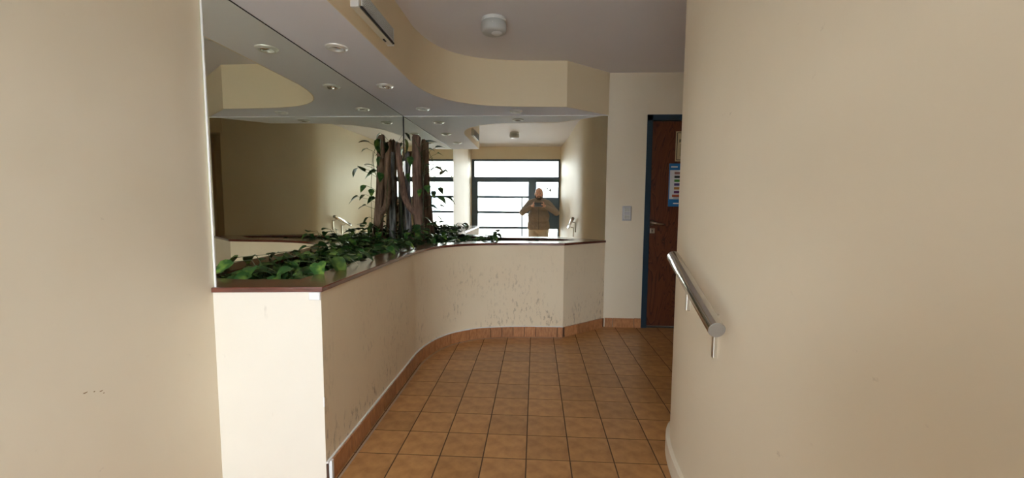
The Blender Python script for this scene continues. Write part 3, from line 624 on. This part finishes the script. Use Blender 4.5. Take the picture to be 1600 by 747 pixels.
limb(b, HC+Vector((0, -.015, -.07)), (X0, Y0-.01, 1.24), .058, .066)
ball(b, (X0, Y0, 1.12), (.165, .105, .16)); ball(b, (X0, Y0+.01, .90), (.165, .115, .19)); ball(b, (X0, Y0-.01, .74), (.14, .085, .09))
SH = {-1: Vector((X0-.17, Y0, 1.215)), 1: Vector((X0+.17, Y0, 1.215))}
EL = {-1: Vector((-.255, -.20, 1.03)), 1: Vector((.415, -.20, 1.03))}
PH = Vector((.062, -.020, CAMZ-.006))           # phone centre
WR = {-1: Vector((-.072, -.075, 1.160)), 1: Vector((.192, -.075, 1.160))}
HI = {s: Vector((X0+s*.095, Y0, .70)) for s in (-1, 1)}; KN = {s: Vector((X0+s*.11, Y0+.02, .25)) for s in (-1, 1)}; AN = {s: Vector((X0+s*.125, Y0-.03, -.135)) for s in (-1, 1)}
for s in (-1, 1):
    limb(b, SH[s], EL[s], .050, .038); limb(b, EL[s], WR[s], .040, .026); limb(b, (X0+s*.06, Y0, 1.22), SH[s], .06, .05)
    limb(b, HI[s], KN[s], .075, .055); limb(b, KN[s], AN[s], .055, .036); limb(b, AN[s], AN[s]+Vector((s*.02, .12, -.06)), .035, .028)
    # hand: palm beside the phone end, fingers in front of it, thumb behind
    ex = PH.x+s*.0825
    palm = Vector((ex+s*.018, -.040, PH.z-.016)); limb(b, WR[s], palm, .025, .021); ball(b, palm, (.018, .026, .036)); 
    for k in range(4):
        zz = PH.z+.026-k*.0185; L = (.050, .056, .052, .042)[k]
        a0 = Vector((ex+s*.020, -.028, zz)); a1 = Vector((ex+s*.012, -.0085, zz+.001)); a2 = Vector((ex-s*(L-.028 if s > 0 else .002), -.0085, zz+.002)); 
        if k == 0: a1 = Vector((ex+s*.010, -.014, PH.z+.049)); a2 = Vector((ex-s*(.022 if s > 0 else .0), -.014, PH.z+.050))
        if k == 3: a1 = Vector((ex+s*.008, -.014, PH.z-.050)); a2 = Vector((ex-s*(.018 if s > 0 else .0), -.016, PH.z-.051))
        limb(b, palm+Vector((0, .004, .02-k*.013)), a0, .010, .0088); limb(b, a0, a1, .0088, .008); limb(b, a1, a2, .008, .0068)
    limb(b, palm+Vector((0, -.01, -.008)), Vector((ex+s*.002, -.040, PH.z-.016)), .013, .0105); limb(b, Vector((ex+s*.002, -.040, PH.z-.016)), Vector((ex-s*.026, -.031, PH.z-.008)), .0105, .0085)
body = remesh('body', b, .0042, m_skin, man, 2)
b = bmesh.new()
ball(b, HC+Vector((0, .036, -.092)), (.055, .052, .034)); ball(b, HC+Vector((0, .068, -.086)), (.032, .024, .018))
for s in (-1, 1):
    limb(b, HC+Vector((s*.064, .008, -.025)), HC+Vector((s*.056, .030, -.075)), .012, .020); limb(b, HC+Vector((s*.024, .082, -.056)), HC+Vector((s*.003, .091, -.043)), .007, .0065); limb(b, HC+Vector((s*.026, .080, -.055)), HC+Vector((s*.030, .066, -.085)), .008, .012)
remesh('beard', b, .004, m_beard, man, 2, (.004, .01))
for s in (-1, 1):
    q = bmesh.new(); ball(q, HC+Vector((s*.030, .068, .004)), .0125); eo = keep(obj('eye', q, m_eye, man, True))
    q = bmesh.new(); ball(q, HC+Vector((s*.030, .0785, .003)), (.0055, .003, .0055)); keep(obj('iris', q, m_black, man, True))
    q = bmesh.new(); limb(q, HC+Vector((s*.016, .088, .022)), HC+Vector((s*.046, .076, .025)), .0045, .003); keep(obj('eyebrow', q, m_beard, man, True))
b = bmesh.new()
ball(b, (X0, Y0, 1.13), (.205, .135, .145)); ball(b, (X0, Y0+.015, .95), (.218, .155, .20)); ball(b, (X0, Y0+.01, .80), (.222, .150, .13)); tube(b, [(X0, Y0+.005, z) for z in (.70, .76, .82, .9)], [.15, .155, .15, .13], 32)
for v in b.verts:
    if v.co.z < .905: v.co.x = X0+(v.co.x-X0)*1.0
lo = tube(bmesh.new(), [(X0, Y0+.005, z) for z in (.69, .72, .78, .86)], [.148, .152, .15, .14], 32)
for v in lo.verts: v.co.x = X0+(v.co.x-X0)*1.48
tmp = bpy.data.meshes.new('t'); lo.to_mesh(tmp); lo.free(); b.from_mesh(tmp); bpy.data.meshes.remove(tmp)
for s in (-1, 1):
    limb(b, (X0+s*.07, Y0-.005, 1.245), SH[s]+Vector((0, 0, -.005)), .072, .075); limb(b, SH[s], EL[s], .075, .062); limb(b, EL[s], WR[s]+(EL[s]-WR[s])*.10, .062, .040)
tube(b, [(X0, Y0+.0, 1.24), (X0, Y0+.012, 1.30)], [.085, .074], 24)
jk = remesh('jacket', b, .007, m_jacket, man, 5, (.016, .07))
zp = []
for k in range(12):
    z = .70+k*.048; near = [v.co.y for v in jk.data.vertices if abs(v.co.x-X0) < .012 and abs(v.co.z-z) < .012 and v.co.y > Y0]
    if near: zp.append(Vector((X0, max(near)-.0005, z)))
keep(obj('zip', tube(bmesh.new(), zp, .0035, 6), m_dark, man))
b = bmesh.new()
for s in (-1, 1): limb(b, HI[s]+Vector((0, 0, .03)), KN[s], .115, .080); limb(b, KN[s], AN[s]+Vector((0, 0, -.03)), .080, .062)
ball(b, (X0, Y0, .72), (.19, .135, .13)); remesh('trousers', b, .009, m_trous, man, 4, (.014, .06))
for s in (-1, 1):
    b = bmesh.new(); a = AN[s]; ball(b, a+Vector((0, .0, -.045)), (.042, .055, .04)); ball(b, a+Vector((s*.012, .10, -.058)), (.047, .085, .03)); bx(b, a+Vector((-.04+s*.005, -.05, -.09)), a+Vector((.045+s*.012, .175, -.07)))
    remesh('shoe', b, .006, m_shoe, man, 3)
ph = empty('phone', PH, label='black phone held sideways in both hands by the man, seen in the mirror', cat='phone')
b = bmesh.new(); bx(b, PH+Vector((-.082, -.0045, -.038)), PH+Vector((.082, .0035, .038)), bev=.0025); keep(obj('case', b, m_black, ph))
b = bmesh.new(); bx(b, PH+Vector((-.076, -.0052, -.034)), PH+Vector((.076, -.0046, .034))); keep(obj('screen', b, mat('screen', (.02, .02, .025), .1), ph))
b = bmesh.new(); bx(b, PH+Vector((-.078, .0036, -.004)), PH+Vector((-.066, .0050, .034)), bev=.0003); keep(obj('lens_bar', b, m_black, ph))
